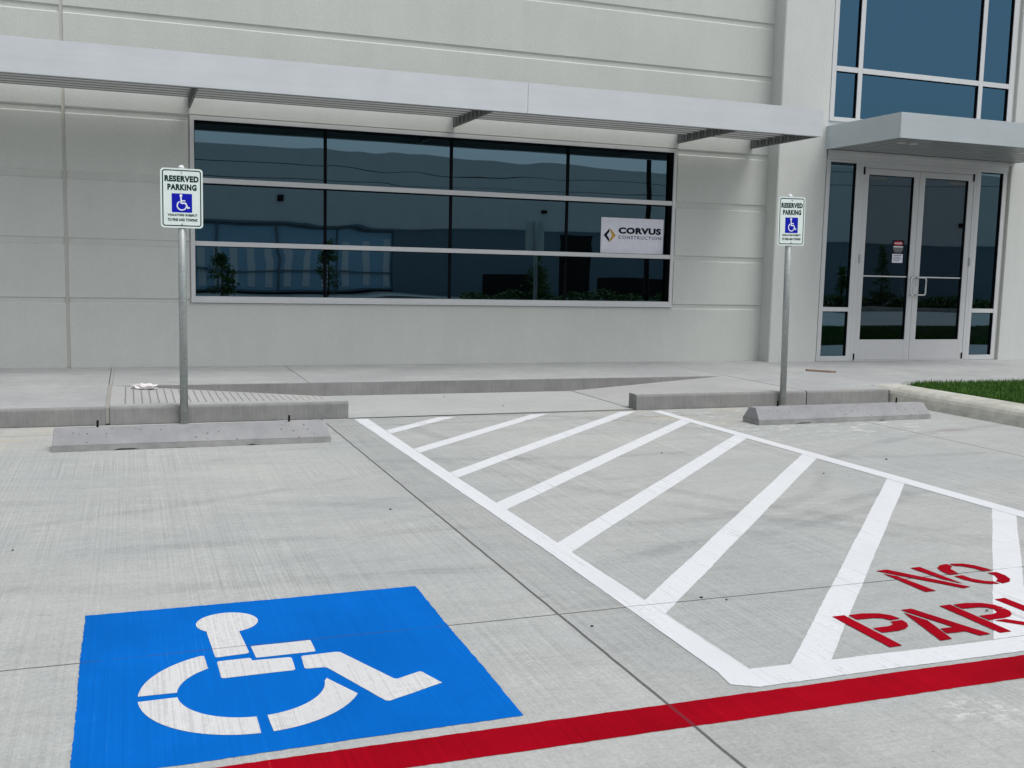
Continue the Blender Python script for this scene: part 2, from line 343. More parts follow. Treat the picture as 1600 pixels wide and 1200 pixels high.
class MB:
    def __init__(s): s.v = []; s.f = []
    def add(s, vs, fs):
        b = len(s.v); s.v += [tuple(v) for v in vs]; s.f += [tuple(i + b for i in f) for f in fs]; return s
    def box(s, x0, x1, y0, y1, z0, z1):
        return s.add([(x0, y0, z0), (x1, y0, z0), (x1, y1, z0), (x0, y1, z0), (x0, y0, z1), (x1, y0, z1), (x1, y1, z1), (x0, y1, z1)],
                     [(0, 3, 2, 1), (4, 5, 6, 7), (0, 1, 5, 4), (1, 2, 6, 5), (2, 3, 7, 6), (3, 0, 4, 7)])
    def prism(s, poly, axis, a, b):
        """poly: 2D outline; axis 'x': (y,z) swept from x=a to x=b; 'y': (x,z); 'z': (x,y)"""
        mk = {'x': lambda p, t: (t, p[0], p[1]), 'y': lambda p, t: (p[0], t, p[1]), 'z': lambda p, t: (p[0], p[1], t)}[axis]
        n = len(poly)
        return s.add([mk(p, a) for p in poly] + [mk(p, b) for p in poly],
                     [tuple(range(n)), tuple(range(2 * n - 1, n - 1, -1))] + [(i, (i + 1) % n, n + (i + 1) % n, n + i) for i in range(n)])
    def sheet(s, poly, z): return s.add([(x, y, z) for x, y in poly], [tuple(range(len(poly)))])
    def tube(s, pts, r, n=12, cap=True):
        pts = [Vector(p) for p in pts]; rs = r if isinstance(r, (list, tuple)) else [r] * len(pts); vs = []; fs = []
        up = None
        for i, p in enumerate(pts):
            d = (pts[min(i + 1, len(pts) - 1)] - pts[max(i - 1, 0)]).normalized()
            if up is None: up = Vector((0, 0, 1)) if abs(d.z) < 0.9 else Vector((1, 0, 0))
            a = d.cross(up).normalized(); b = a.cross(d).normalized(); up = b
            for k in range(n):
                t = 2 * PI * k / n; vs.append(p + (a * math.cos(t) + b * math.sin(t)) * rs[i])
        for i in range(len(pts) - 1):
            for k in range(n): fs.append((i * n + k, i * n + (k + 1) % n, (i + 1) * n + (k + 1) % n, (i + 1) * n + k))
        if cap: fs += [tuple(range(n - 1, -1, -1)), tuple(range((len(pts) - 1) * n, len(pts) * n))]
        return s.add(vs, fs)
    def build(s, name, mat, parent=None, bevel=0.0, smooth=False, seg=2):
        off = Vector((0, 0, 0))
        if parent is not None: off = ORG[parent.name]
        me = bpy.data.meshes.new(name)
        me.from_pydata([(v[0] - off[0], v[1] - off[1], v[2] - off[2]) for v in s.v], [], s.f); me.update()
        bm = bmesh.new(); bm.from_mesh(me)
        bmesh.ops.recalc_face_normals(bm, faces=bm.faces)
        if bevel: bmesh.ops.bevel(bm, geom=[e for e in bm.edges if len(e.link_faces) == 2 and e.calc_face_angle(0) > 0.5], offset=bevel, segments=seg, profile=0.6, affect='EDGES', clamp_overlap=True)
        bm.to_mesh(me); bm.free()
        if smooth:
            for p in me.polygons: p.use_smooth = True
        o = bpy.data.objects.new(name, me); C.objects.link(o); me.materials.append(M[mat] if isinstance(mat, str) else mat)
        if parent is not None: o.parent = parent
        ORG[o.name] = off
        return o
def flat_up(me):
    bm = bmesh.new(); bm.from_mesh(me)
    for f in bm.faces:
        if f.normal.z < 0: f.normal_flip()
    bm.to_mesh(me); bm.free()

def copy_tree(o, parent=None):
    c = o.copy(); C.objects.link(c); c.parent = parent
    for ch in list(o.children): copy_tree(ch, c)
    return c

def jitter(poly, step=0.02, amp=0.0015):
    out = []
    n = len(poly)
    for i in range(n):
        a = Vector(poly[i]); b = Vector(poly[(i + 1) % n]); d = b - a; L = d.length
        k = max(1, int(L / step)); nn = Vector((-d.y, d.x)) / max(L, 1e-6); ph = random.random() * 6
        for j in range(k):
            t = j / k
            e = 0 if j == 0 else (random.uniform(-1, 1) * amp + amp * 0.8 * math.sin(L * t * 7 + ph))
            p = a + d * t + nn * e; out.append((p.x, p.y))
    return out
def clip(poly, x0, x1, y0, y1):
    for ax, lim, sg in ((0, x0, 1), (0, x1, -1), (1, y0, 1), (1, y1, -1)):
        out = []
        for i in range(len(poly)):
            a, b = poly[i], poly[(i + 1) % len(poly)]
            ia, ib = (a[ax] - lim) * sg >= 0, (b[ax] - lim) * sg >= 0
            if ia: out.append(a)
            if ia != ib:
                t = (lim - a[ax]) / (b[ax] - a[ax]); out.append((a[0] + t * (b[0] - a[0]), a[1] + t * (b[1] - a[1])))
        poly = out
        if not poly: return []
    return poly
def offset_poly(poly, d):
    """push an outline outwards by d"""
    n = len(poly); area = sum(poly[i][0] * poly[(i + 1) % n][1] - poly[(i + 1) % n][0] * poly[i][1] for i in range(n))
    sg = 1 if area > 0 else -1; out = []
    for i in range(n):
        p, a, b = Vector(poly[i]), Vector(poly[i - 1]), Vector(poly[(i + 1) % n])
        e1 = (p - a).normalized(); e2 = (b - p).normalized()
        m = Vector((e1.y, -e1.x)) + Vector((e2.y, -e2.x)); 
        if m.length < 1e-4: m = Vector((e1.y, -e1.x))
        m.normalize(); q = p + m * d * sg; out.append((q.x, q.y))
    return out
def text_polys(name, body, mat, parent, org, u, v, width, height, bold=0.0, thick=0.0004, spacing=1.0):
    """lettering laid on a plane: org = lower left corner, u / v = right and up directions, fitted to width x height"""
    cu = bpy.data.curves.new(name, 'FONT'); cu.body = body; cu.size = 1; cu.offset = bold; cu.space_character = spacing; cu.resolution_u = 3
    ob = bpy.data.objects.new(name, cu); C.objects.link(ob); bpy.context.view_layer.update()
    me = bpy.data.meshes.new_from_object(ob.evaluated_get(bpy.context.evaluated_depsgraph_get()))
    C.objects.unlink(ob); bpy.data.objects.remove(ob)
    xs = [q.co.x for q in me.vertices]; ys = [q.co.y for q in me.vertices]
    x0, x1, y0, y1 = min(xs), max(xs), min(ys), max(ys)
    u = Vector(u); v = Vector(v); n = u.cross(v).normalized(); off = ORG[parent.name]; o3 = Vector(org)
    for q in me.vertices:
        q.co = o3 + u * ((q.co.x - x0) / (x1 - x0) * width) + v * ((q.co.y - y0) / (y1 - y0) * height) + n * thick - off
    o = bpy.data.objects.new(name, me); C.objects.link(o); me.materials.clear(); me.materials.append(M[mat]); o.parent = parent; ORG[o.name] = off
    return o
def stroke(pts, wd):
    L = []; R = []
    for i, p in enumerate(pts):
        p = Vector(p); a = Vector(pts[max(i - 1, 0)]); b = Vector(pts[min(i + 1, len(pts) - 1)])
        if 0 < i < len(pts) - 1:
            e1 = (p - a).normalized(); e2 = (b - p).normalized(); m = Vector((-e1.y, e1.x)) + Vector((-e2.y, e2.x)); m.normalize()
            k = 1 / max(0.4, m.dot(Vector((-e1.y, e1.x))))
        else:
            e = (b - a).normalized(); m = Vector((-e.y, e.x)); k = 1
        L.append(tuple(p + m * wd / 2 * k)); R.append(tuple(p - m * wd / 2 * k))
    return L + R[::-1]
def arc(cx, cy, r, a0, a1, n=24): return [(cx + r * math.cos(math.radians(a0 + (a1 - a0) * i / n)), cy + r * math.sin(math.radians(a0 + (a1 - a0) * i / n))) for i in range(n + 1)]
def rrect(x0, x1, y0, y1, r, n=6):
    return arc(x1 - r, y1 - r, r, 0, 90, n) + arc(x0 + r, y1 - r, r, 90, 180, n) + arc(x0 + r, y0 + r, r, 180, 270, n) + arc(x1 - r, y0 + r, r, 270, 360, n)

# ------------------------------------------------------------------ the setting: ground, sidewalk, ramps, kerbs
W = 11.54      # front of the wall
F0 = 8.40      # front of the walk kerb
Z = 0.14
g = MB().add([(-160, -160, 0), (180, -160, 0), (180, 180, 0), (-160, 180, 0)], [(0, 1, 2, 3)]).build('parking_ground', 'ground'); tag(g, kind='structure')
def kerb_prof(f, b, r=0.022):
    return [(b, 0), (f, 0)] + [(f + 0.004 + r - r * math.cos(t), Z - r + r * math.sin(t)) for t in (0, .4, .8, 1.2, PI / 2)] + [(b, Z)]
# left walk, full height, right up to the sealed joint
walk = MB(); walk.box(-14, -0.182, F0 + 0.16, W, 0, Z)
walk.box(-0.177, -0.1502, 9.975, W, 0, Z - .001); walk.box(-0.150, 1.598, 9.862, W, 0, Z); walk.box(1.604, 6.196, 9.862, W, 0, Z)
walk.box(6.204, 7.898, 8.75, W, 0, Z); walk.box(7.904, 24, 8.75, W, 0, Z); walk.box(6.204, 7.22, 8.56, 8.75, 0, Z)
o = walk.build('sidewalk', 'walk', bevel=0.006); tag(o, kind='structure')
rise = MB().box(-0.150, 6.196, 9.850, 9.8615, 0, Z - 0.008)
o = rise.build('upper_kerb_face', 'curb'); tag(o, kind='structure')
k = MB(); prof = kerb_prof(F0, F0 + 0.1595)
k.prism(prof, 'x', -14, -0.182); k.prism(prof, 'x', -0.148, 1.69)
k.prism(prof, 'x', 4.35, 6.200); k.prism(prof, 'x', 6.212, 7.195)
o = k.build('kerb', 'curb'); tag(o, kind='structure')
# kerb tops take the paler tone of the walk
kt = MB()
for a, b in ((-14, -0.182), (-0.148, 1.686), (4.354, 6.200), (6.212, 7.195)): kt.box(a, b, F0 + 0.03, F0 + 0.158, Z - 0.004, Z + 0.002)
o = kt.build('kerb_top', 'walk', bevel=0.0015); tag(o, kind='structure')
o = MB().box(-0.181, -0.151, F0 + 0.012, 9.97, 0.01, Z - 0.004).build('joint_filler_strip', 'filler'); tag(o, kind='structure')
o = MB().box(-0.183, -0.147, F0 + 0.02, 9.86, 0, 0.1).box(1.6, 1.602, 9.87, W, 0, Z - .01).box(6.197, 6.203, 8.57, W, 0, Z - .008).box(7.899, 7.903, 8.76, W, 0, Z - .01).box(6.2005, 6.2115, F0 + .008, F0 + .15, 0, Z - .01).build('joint_bed', 'dark'); tag(o, kind='structure')
def slab(x0, x1, y0, y1, za, zb):
    return MB().add([(x0, y0, 0.0), (x1, y0, 0.0), (x1, y1, 0.0), (x0, y1, 0.0), (x0, y0, za), (x1, y0, zb), (x1, y1, zb), (x0, y1, za)],
                    [(4, 5, 6, 7), (0, 1, 5, 4), (1, 2, 6, 5), (2, 3, 7, 6), (3, 0, 4, 7)])
o = slab(-0.150, 1.72, F0 + 0.161, 9.849, Z - 0.001, 0.006).build('kerb_ramp', 'ramp'); tag(o, kind='structure')
o = slab(4.33, 6.19, F0 + 0.161, 9.849, 0.006, Z - 0.001).build('kerb_ramp', 'ramp2'); tag(o, kind='structure')
o = MB().add([(1.692, F0 - 0.01, 0.005), (4.348, F0 + 0.03, 0.005), (4.325, 9.849, 0.005), (1.722, 9.849, 0.005)], [(0, 1, 2, 3)]).build('landing', 'landing'); tag(o, kind='structure')
o = MB().box(1.69, 4.35, F0 - 0.016, F0 - 0.008, 0, 0.002).add([(4.336, F0 + .1, .0075), (4.342, F0 + .1, .0075), (4.336, 9.84, .0075), (4.328, 9.84, .0075)], [(0, 1, 2, 3)]).build('gutter_joint', 'dark'); tag(o, kind='structure')

gp = []
for x0, x1 in ((-14, 1.69), (4.352, 7.19)):
    n = int((x1 - x0) / .05); a = []; b = []
    for i in range(n + 1):
        x = x0 + (x1 - x0) * i / n; a.append((x, F0 - .006 - max(0, random.gauss(.001, .004)))); b.append((x, F0 + .004))
    gp.append(a + b[::-1])
gm = MB()
for q in gp: gm.sheet(q, 0.0018)
gm.box(7.1955, 7.214, F0 + .01, 8.55, 0, Z - .012)
o = gm.build('gutter_crack', 'dark'); tag(o, kind='structure')
# lawn island with its pale rolled kerb
ip = [(7.60, 0.0), (7.215, 0.0), (7.232, 0.05), (7.25, 0.09), (7.272, 0.118), (7.305, 0.138), (7.345, 0.148), (7.40, 0.152), (7.60, 0.152)]
kb = MB().prism([(a, b) for a, b in ip], 'y', 3.2, 8.745)
kb.prism([(3.2, 0.0), (2.82, 0.0), (2.86, 0.08), (2.92, 0.14), (3.2, 0.15)], 'x', 7.40, 20.0)
o = kb.build('island_kerb', 'kerb', bevel=0.004); tag(o, kind='structure')
o = MB().box(7.601, 20.0, 3.201, 8.742, 0, 0.125).build('lawn_soil', 'soil'); tag(o, kind='structure')
gv = []; gf = []
def blade(x, y):
    h = random.uniform(0.034, 0.078) * (1.25 if random.random() < 0.06 else 1); a = random.uniform(0, 2 * PI); wd = random.uniform(0.0022, 0.004)
    lx, ly = random.gauss(0, 0.018), random.gauss(0, 0.018); dx, dy = math.cos(a) * wd, math.sin(a) * wd; b = len(gv)
    gv.extend([(x - dx, y - dy, .122), (x + dx, y + dy, .122), (x + dx * .7 + lx * .4, y + dy * .7 + ly * .4, .122 + h * .6), (x - dx * .7 + lx * .4, y - dy * .7 + ly * .4, .122 + h * .6), (x + lx, y + ly, .122 + h)])
    gf.extend([(b, b + 1, b + 2, b + 3), (b + 3, b + 2, b + 4)])
for _ in range(42000):
    x = random.uniform(7.615, 10.6); y = random.uniform(6.4, 8.73)
    if (x < 7.9 and y > 8.45 and (7.9 - x) ** 2 + (y - 8.45) ** 2 > 0.085): continue
    blade(x, y)
for _ in range(60000): blade(random.uniform(7.60, 15.0) if random.random() < .8 else random.uniform(15.0, 19.9), random.uniform(3.25, 8.72))
o = MB().add(gv, gf).build('lawn_grass', 'grass'); tag(o, 'short green lawn grass inside the pale kerb by the doors', 'grass', kind='stuff')

# ------------------------------------------------------------------ painted markings
def mark(name, poly, z, mat, parent=None, step=0.02, amp=0.0012):
    o = MB().sheet(jitter(poly, step, amp), z).build(name, mat, parent); flat_up(o.data); return o
BX0, BX1, BY0, BY1 = -0.160, 1.040, 2.614, 3.855
sym = empty('wheelchair_marking', (0.44, 3.2, 0), 'blue painted square with a white stencilled wheelchair symbol on the parking bay', 'road marking')
mark('blue_square', [(-0.156, 2.60), (1.033, 2.617), (1.047, 3.861), (0.43, 3.852), (-0.164, 3.851)], 0.0012, 'blue', sym, 0.015, 0.0018)
def sp(name, poly, step=0.03): mark(name, poly, 0.0022, 'symbol', sym, step, 0.0006)
hc = arc(0.306, 3.636, 0.105, -72, 228, 40)
sp('figure_head_and_torso', hc + [(0.231, 3.56), (0.241, 3.316), (0.246, 3.310), (0.342, 3.318), (0.348, 3.326), (0.337, 3.53)], 0.05)
sp('figure_arm', [(0.359, 3.374), (0.362, 3.379), (0.551, 3.381), (0.555, 3.377), (0.555, 3.278), (0.552, 3.273), (0.368, 3.271), (0.364, 3.275)])
sp('figure_seat', [(0.243, 3.268), (0.248, 3.275), (0.342, 3.277), (0.348, 3.270), (0.350, 3.252), (0.466, 3.246), (0.472, 3.238), (0.469, 3.140), (0.462, 3.134), (0.252, 3.132), (0.245, 3.139)])
sp('figure_leg', [(0.502, 3.236), (0.509, 3.246), (0.618, 3.249), (0.630, 3.243), (0.745, 2.980), (0.755, 2.974), (0.834, 3.011), (0.842, 3.004), (0.877, 2.905), (0.695, 2.823), (0.684, 2.828), (0.566, 3.124), (0.556, 3.131), (0.505, 3.134), (0.498, 3.141)])
cx, cy, ro, ri = 0.327, 3.043, 0.322, 0.214
sp('figure_wheel_arc', arc(cx, cy, ro, 176, 114, 20) + [(0.208, 3.335), (0.212, 3.232)] + arc(cx, cy, ri, 122, 175, 16), 0.05)
sp('figure_wheel_arc', arc(cx, cy, ro, 183, 268, 24) + arc(cx, cy, ri, 267, 184, 20), 0.05)
sp('figure_wheel_arc', arc(cx, cy, ro, 274, 334, 20) + [(0.550, 3.043)] + arc(cx, cy, ri, 355, 275, 20), 0.05)

o = mark('red_fire_lane_stripe', [(-14, 2.43), (-3, 2.425), (0.3, 2.425), (0.93, 2.411), (1.8, 2.405), (2.7, 2.398), (9, 2.40), (14, 2.40), (14, 2.555), (6, 2.555), (2.825, 2.557), (1.7, 2.561), (0.6, 2.562), (-3, 2.572), (-14, 2.575)], 0.0012, 'red', None, 0.02, 0.0016)
tag(o, 'long red painted stripe running across the foot of the bays', 'road marking')
aisle = empty('access_aisle_marking', (3.1, 5.4, 0), 'white painted access aisle with diagonal hatching between the two reserved bays', 'road marking')
mark('border_line', [(1.737, 2.72), (1.85, 2.72), (1.848, 4.9), (1.842, 6.2), (1.838, 8.325), (1.722, 8.345), (1.738, 6.2), (1.748, 4.3)], 0.0020, 'white', aisle, 0.025, 0.0012)
mark('border_line', [(4.467, 2.72), (4.590, 2.72), (4.590, 5.2), (4.575, 6.6), (4.552, 8.30), (4.452, 8.29), (4.464, 6.4), (4.468, 4.1)], 0.0020, 'white', aisle, 0.025, 0.0012)
mark('border_line', [(1.722, 2.633), (1.80, 2.588), (2.07, 2.590), (2.85, 2.585), (4.6, 2.585), (4.6, 2.702), (2.84, 2.698), (2.2, 2.710), (1.85, 2.722), (1.735, 2.722)], 0.0018, 'white', aisle, 0.02, 0.0016)
for top in (7.73, 6.89, 6.03, 5.17, 4.32, 3.45, 2.57, 1.72, 0.86):
    wd = 0.162 + random.uniform(-0.006, 0.006); c = top - 1.855
    sl_ = 1.0
    band = [(1.0, 1.0 + c), (6.0, 6.0 + c), (6.0, 6.0 + c - wd), (1.0, 1.0 + c - wd)]
    p = clip(band, 1.845, 4.470, 2.705, 8.318 + random.uniform(-.02, .01))
    if len(p) >= 3: mark('hatch_line', p, 0.0010, 'white', aisle, 0.03, 0.0013)

# stencilled words
L = empty('no_parking_lettering', (3.28, 3.13, 0), 'red stencilled NO PARKING lettering across the hatched aisle', 'road marking')
def shift(ps, dx, dy=0): return [(x + dx, y + dy) for x, y in ps]
Np = [[(3.003, 3.515), (3.062, 3.519), (3.235, 3.216), (3.190, 3.210)], [(3.004, 3.474), (3.040, 3.425), (3.053, 3.214), (3.000, 3.214)], [(3.182, 3.510), (3.235, 3.512), (3.236, 3.258), (3.198, 3.338)]]
Op = [[(3.387, 3.516), (3.387, 3.482), (3.347, 3.448), (3.327, 3.377), (3.277, 3.377), (3.280, 3.432), (3.302, 3.479), (3.343, 3.508)],
      [(3.401, 3.515), (3.464, 3.502), (3.496, 3.465), (3.512, 3.409), (3.512, 3.379), (3.462, 3.378), (3.457, 3.425), (3.431, 3.468), (3.400, 3.482)],
      [(3.463, 3.357), (3.510, 3.355), (3.509, 3.305), (3.487, 3.256), (3.453, 3.226), (3.404, 3.215), (3.400, 3.248), (3.435, 3.272), (3.460, 3.314)],
      [(3.280, 3.357), (3.326, 3.357), (3.328, 3.308), (3.356, 3.266), (3.388, 3.248), (3.388, 3.215), (3.345, 3.224), (3.303, 3.258), (3.284, 3.305)]]
Pp = [[(2.435, 3.070), (2.489, 3.070), (2.479, 2.748), (2.426, 2.746)],
      [(2.506, 3.066), (2.566, 3.068), (2.631, 3.050), (2.662, 3.018), (2.669, 2.978), (2.620, 2.974), (2.609, 2.999), (2.579, 3.012), (2.504, 3.016)],
      [(2.611, 2.962), (2.664, 2.963), (2.660, 2.932), (2.641, 2.903), (2.610, 2.882), (2.573, 2.873), (2.500, 2.873), (2.499, 2.922), (2.564, 2.922), (2.592, 2.930), (2.606, 2.944)]]
Ap = [[(2.731, 3.032), (2.755, 2.933), (2.699, 2.750), (2.645, 2.747)],
      [(2.741, 3.058), (2.792, 3.060), (2.873, 2.749), (2.821, 2.747), (2.805, 2.797), (2.722, 2.800), (2.736, 2.847), (2.795, 2.845)]]
Rp = [[(2.923, 3.055), (2.977, 3.055), (2.967, 2.747), (2.915, 2.747)], shift(Pp[1], 0.483, -0.014), shift(Pp[2], 0.486, -0.004),
      [(3.000, 2.858), (3.053, 2.860), (3.165, 2.747), (3.103, 2.747)]]
Kp = [[(3.201, 3.057), (3.255, 3.060), (3.250, 2.747), (3.198, 2.747)], [(3.268, 2.925), (3.395, 3.058), (3.452, 3.058), (3.300, 2.895)], [(3.318, 2.900), (3.352, 2.935), (3.462, 2.747), (3.402, 2.747)]]
Ip = [[(3.498, 3.057), (3.551, 3.057), (3.549, 2.747), (3.496, 2.747)]]
Gp = [[(3.985, 3.060), (3.985, 3.025), (3.940, 2.990), (3.925, 2.92), (3.875, 2.92), (3.880, 2.980), (3.905, 3.025), (3.945, 3.052)],
      [(4.000, 3.060), (4.060, 3.048), (4.100, 3.010), (4.110, 2.975), (4.058, 2.972), (4.040, 3.005), (4.000, 3.025)],
      [(3.876, 2.900), (3.926, 2.900), (3.930, 2.850), (3.955, 2.810), (3.985, 2.792), (3.985, 2.757), (3.940, 2.768), (3.900, 2.803), (3.880, 2.850)],
      [(4.000, 2.757), (4.000, 2.792), (4.055, 2.810), (4.058, 2.860), (4.005, 2.862), (4.005, 2.905), (4.108, 2.905), (4.108, 2.760), (4.070, 2.760), (4.060, 2.775)]]
Nk = [shift(q, 0.600, -0.462) for q in Np]
for ps in (Np, Op, Pp, Ap, Rp, Kp, Ip, Nk, Gp):
    mb = MB()
    for q in ps: mb.sheet(jitter(q, 0.03, 0.0008), 0.0030)
    o = mb.build('letter', 'red', L); flat_up(o.data)

# ------------------------------------------------------------------ the building
B = empty('office_building', (6, W, 0), 'pale grey panel building with a long ribbon window and glazed double door entrance', 'building')
GZ = [(0.800, 0.868), (1.402, 1.478), (2.058, 2.150), (2.712, 2.790), (3.070, 3.130), (3.692, 3.768), (4.345, 4.420), (5.00, 5.075), (5.65, 5.73), (6.3, 6.38)]
DG = 0.016
def wall_profile(z0, z1):
    f = [(W, z0)]
    for a, b in GZ:
        if a > z0 + 0.01 and b < z1 - 0.01: f += [(W, a), (W + DG, a + 0.013), (W + DG, b - 0.013), (W, b)]
    return f + [(W, z1), (W + 0.2, z1), (W + 0.2, z0)]
WX0, WX1, WZ0, WZ1 = 0.613, 6.427, 0.820, 2.792
wm = MB()
def piece(x0, x1, z0, z1): wm.prism(wall_profile(z0, z1), 'x', x0, x1)
piece(-14, -0.604, 0.0, 7.4)
piece(-0.568, WX0, 0.0, 7.4); piece(WX1, 7.74, 0.0, 7.4); piece(WX0, WX1, 0.0, WZ0); piece(WX0, WX1, WZ1, 7.4)
piece(12.3, 26, 0.0, 7.4)
wm.build('wall', 'wall', B)
MB().box(-0.603, -0.569, W + 0.010, W + 0.05, Z, 7.4).build('joint_sealant', 'caulk', B)
MB().box(-0.6038, -0.6005, W + 0.002, W + 0.0099, Z, 7.38).box(-0.5715, -0.5682, W + 0.002, W + 0.0099, Z, 7.38).build('joint_edge', 'caulk', B)
# closed shell behind the front so that the rooms are dark
MB().box(-14, 26, W + 0.2, 24, 7.2, 7.4).box(-14, 26, 23.8, 24, 0, 7.2).box(-14, -13.8, W + .2, 23.8, 0, 7.2).box(25.8, 26, W + .2, 23.8, 0, 7.2).build('shell', 'wall', B)
MB().box(-13.8, 25.8, W + 0.2, 23.8, 0.02, Z + 0.01).build('interior_floor', 'roomfloor', B)
MB().box(-13.8, 25.8, 17.0, 17.1, Z + .01, 7.2).box(-13.8, 8.2, W + 0.2, 17.0, 3.0, 3.1).build('interior_wall', 'room', B)
PF = W - 0.23
pm = MB().prism([(7.735, W + 0.19), (7.735, PF + 0.012), (7.747, PF), (8.458, PF), (8.458, W + 0.19)], 'z', 0.0, 7.5)
pm.build('pillar', 'pillar', B)
MB().box(11.555, 12.6, PF, W + 0.19, 0, 7.5).build('pillar', 'pillar', B, bevel=0.01)

# ribbon window
GD = 0.08
win = MB()
def bar(mb, x0, x1, z0, z1, y0, y1): mb.box(x0, x1, y0, y1, z0, z1)
fy0, fy1 = W - 0.012, W + GD + 0.03
bar(win, 0.628, 6.412, 0.833, 0.893, fy0, fy1); bar(win, 0.628, 6.412, 2.735, 2.780, fy0, fy1)
bar(win, 0.628, 0.672, 0.8932, 2.7348, fy0, fy1); bar(win, 6.368, 6.412, 0.8932, 2.7348, fy0, fy1)
wf = win.build('window', 'alu', B, bevel=0.003)
tr = MB(); bar(tr, 0.6725, 6.3675, 2.088, 2.142, fy0 + .006, fy1 - .002); bar(tr, 0.6725, 6.3675, 1.428, 1.478, fy0 + .006, fy1 - .002)
tr.build('transom', 'alu', wf, bevel=0.003)
MB().box(0.614, 6.426, W + .012, W + .1, 0.8215, 0.832).box(0.614, 6.426, W + .012, W + .1, 2.7815, 2.7905).box(.614, .627, W + .012, W + .1, .833, 2.78).box(6.413, 6.426, W + .012, W + .1, .833, 2.78).build('sealant', 'caulk', wf)
MB().box(0.628, 6.412, W - 0.03, W - 0.0125, 0.826, 0.838).build('sill', 'alu', wf, bevel=0.002)
rows = [(0.8935, 1.4275), (1.4785, 2.0875), (2.1425, 2.7345)]
cols = [0.6725, 2.064, 3.517, 4.979, 6.3675]
gk = MB()
for xm in cols[1:-1]:
    for z0, z1 in rows: gk.box(xm - 0.016, xm + 0.016, W + GD - 0.012, W + GD + 0.02, z0, z1)
for z0, z1 in rows:   # dark returns round each light
    gk.box(cols[-1] - .006, cols[-1] - .0005, fy0 + .01, W + GD, z0, z1); gk.box(cols[0] + .0005, cols[0] + .006, fy0 + .01, W + GD, z0, z1)
    gk.box(cols[0] + .007, cols[-1] - .007, fy0 + .012, W + GD, z1 - .006, z1 - .0005)
gk.build('gasket', 'black', wf)
for i in range(4):
    for z0, z1 in rows:
        a = cols[i] + (0.017 if i else 0.0065); b = cols[i + 1] - (0.017 if i < 3 else 0.0065)
        tl = 0.0066 if z1 > 2.5 else 0.0; za, zb_ = z0 + .0005, z1 - .0065; y0_, y1_ = W + GD, W + GD + .012
        MB().prism([(y0_, za), (y1_, za), (y1_ + tl, zb_), (y0_ + tl, zb_)], 'x', a, b).build('pane', 'glass', wf)

# entrance storefront
SY0, SY1 = PF + 0.03, PF + 0.13; SG = PF + 0.062
def frame_parts(owner_name, members, panes, gmat, returns=True):
    m = MB()
    for x0, x1, z0, z1 in members: m.box(x0, x1, SY0, SY1, z0, z1)
    f = m.build(owner_name, 'alu', B, bevel=0.003)
    gk = MB()
    for x0, x1, z0, z1 in panes:
        gk.box(x1 - .007, x1 - .0008, SY0 + .008, SG, z0, z1); gk.box(x0 + .001, x1 - .008, SY0 + .01, SG, z1 - .007, z1 - .001)
        MB().box(x0 + .001, x1 - .0085, SG, SG + .012, z0 + .001, z1 - .008).build('pane', gmat, f)
    gk.build('gasket', 'black', f)
    return f
fz = Z + 0.002
# one side light each side of the doors
frame_parts('side_light', [(8.492, 8.555, fz, 2.765), (8.962, 9.030, fz, 2.765), (8.5555, 8.9615, fz, 0.207), (8.5555, 8.9615, 0.800, 0.856), (8.5555, 8.9615, 2.735, 2.765)],
            [(8.5555, 8.9615, 0.2075, 0.7995), (8.5555, 8.9615, 0.8565, 2.7345)], 'glass')
frame_parts('side_light', [(10.985, 11.053, fz, 2.765), (11.447, 11.513, fz, 2.765), (11.0535, 11.4465, fz, 0.207), (11.0535, 11.4465, 0.800, 0.856), (11.0535, 11.4465, 2.735, 2.765)],
            [(11.0535, 11.4465, 0.2075, 0.7995), (11.0535, 11.4465, 0.8565, 2.7345)], 'glass')
hd = MB().box(8.492, 11.513, SY0 - .02, SY1, 2.766, 2.872).build('head_frame', 'alu', B, bevel=0.004)
MB().box(8.480, 11.525, SY0 - .06, SY0 - .021, 2.838, 2.880).build('head_trim', 'alu', hd, bevel=0.004)
df = MB().box(9.031, 9.078, SY0, SY1, fz, 2.765).box(10.937, 10.984, SY0, SY1, fz, 2.765).box(9.0785, 10.9365, SY0, SY1, 2.690, 2.765).build('door_frame', 'alu', B, bevel=0.003)
MB().box(9.0785, 10.9365, SY0 - .02, SY1 + .02, fz - .001, fz + .012).build('threshold', 'doorm', df)
MB().box(8.459, 8.4915, PF + .045, SY1, fz, 7.2).box(11.5135, 11.554, PF + .045, SY1, fz, 7.2).build('jamb_sealant', 'caulk', B)
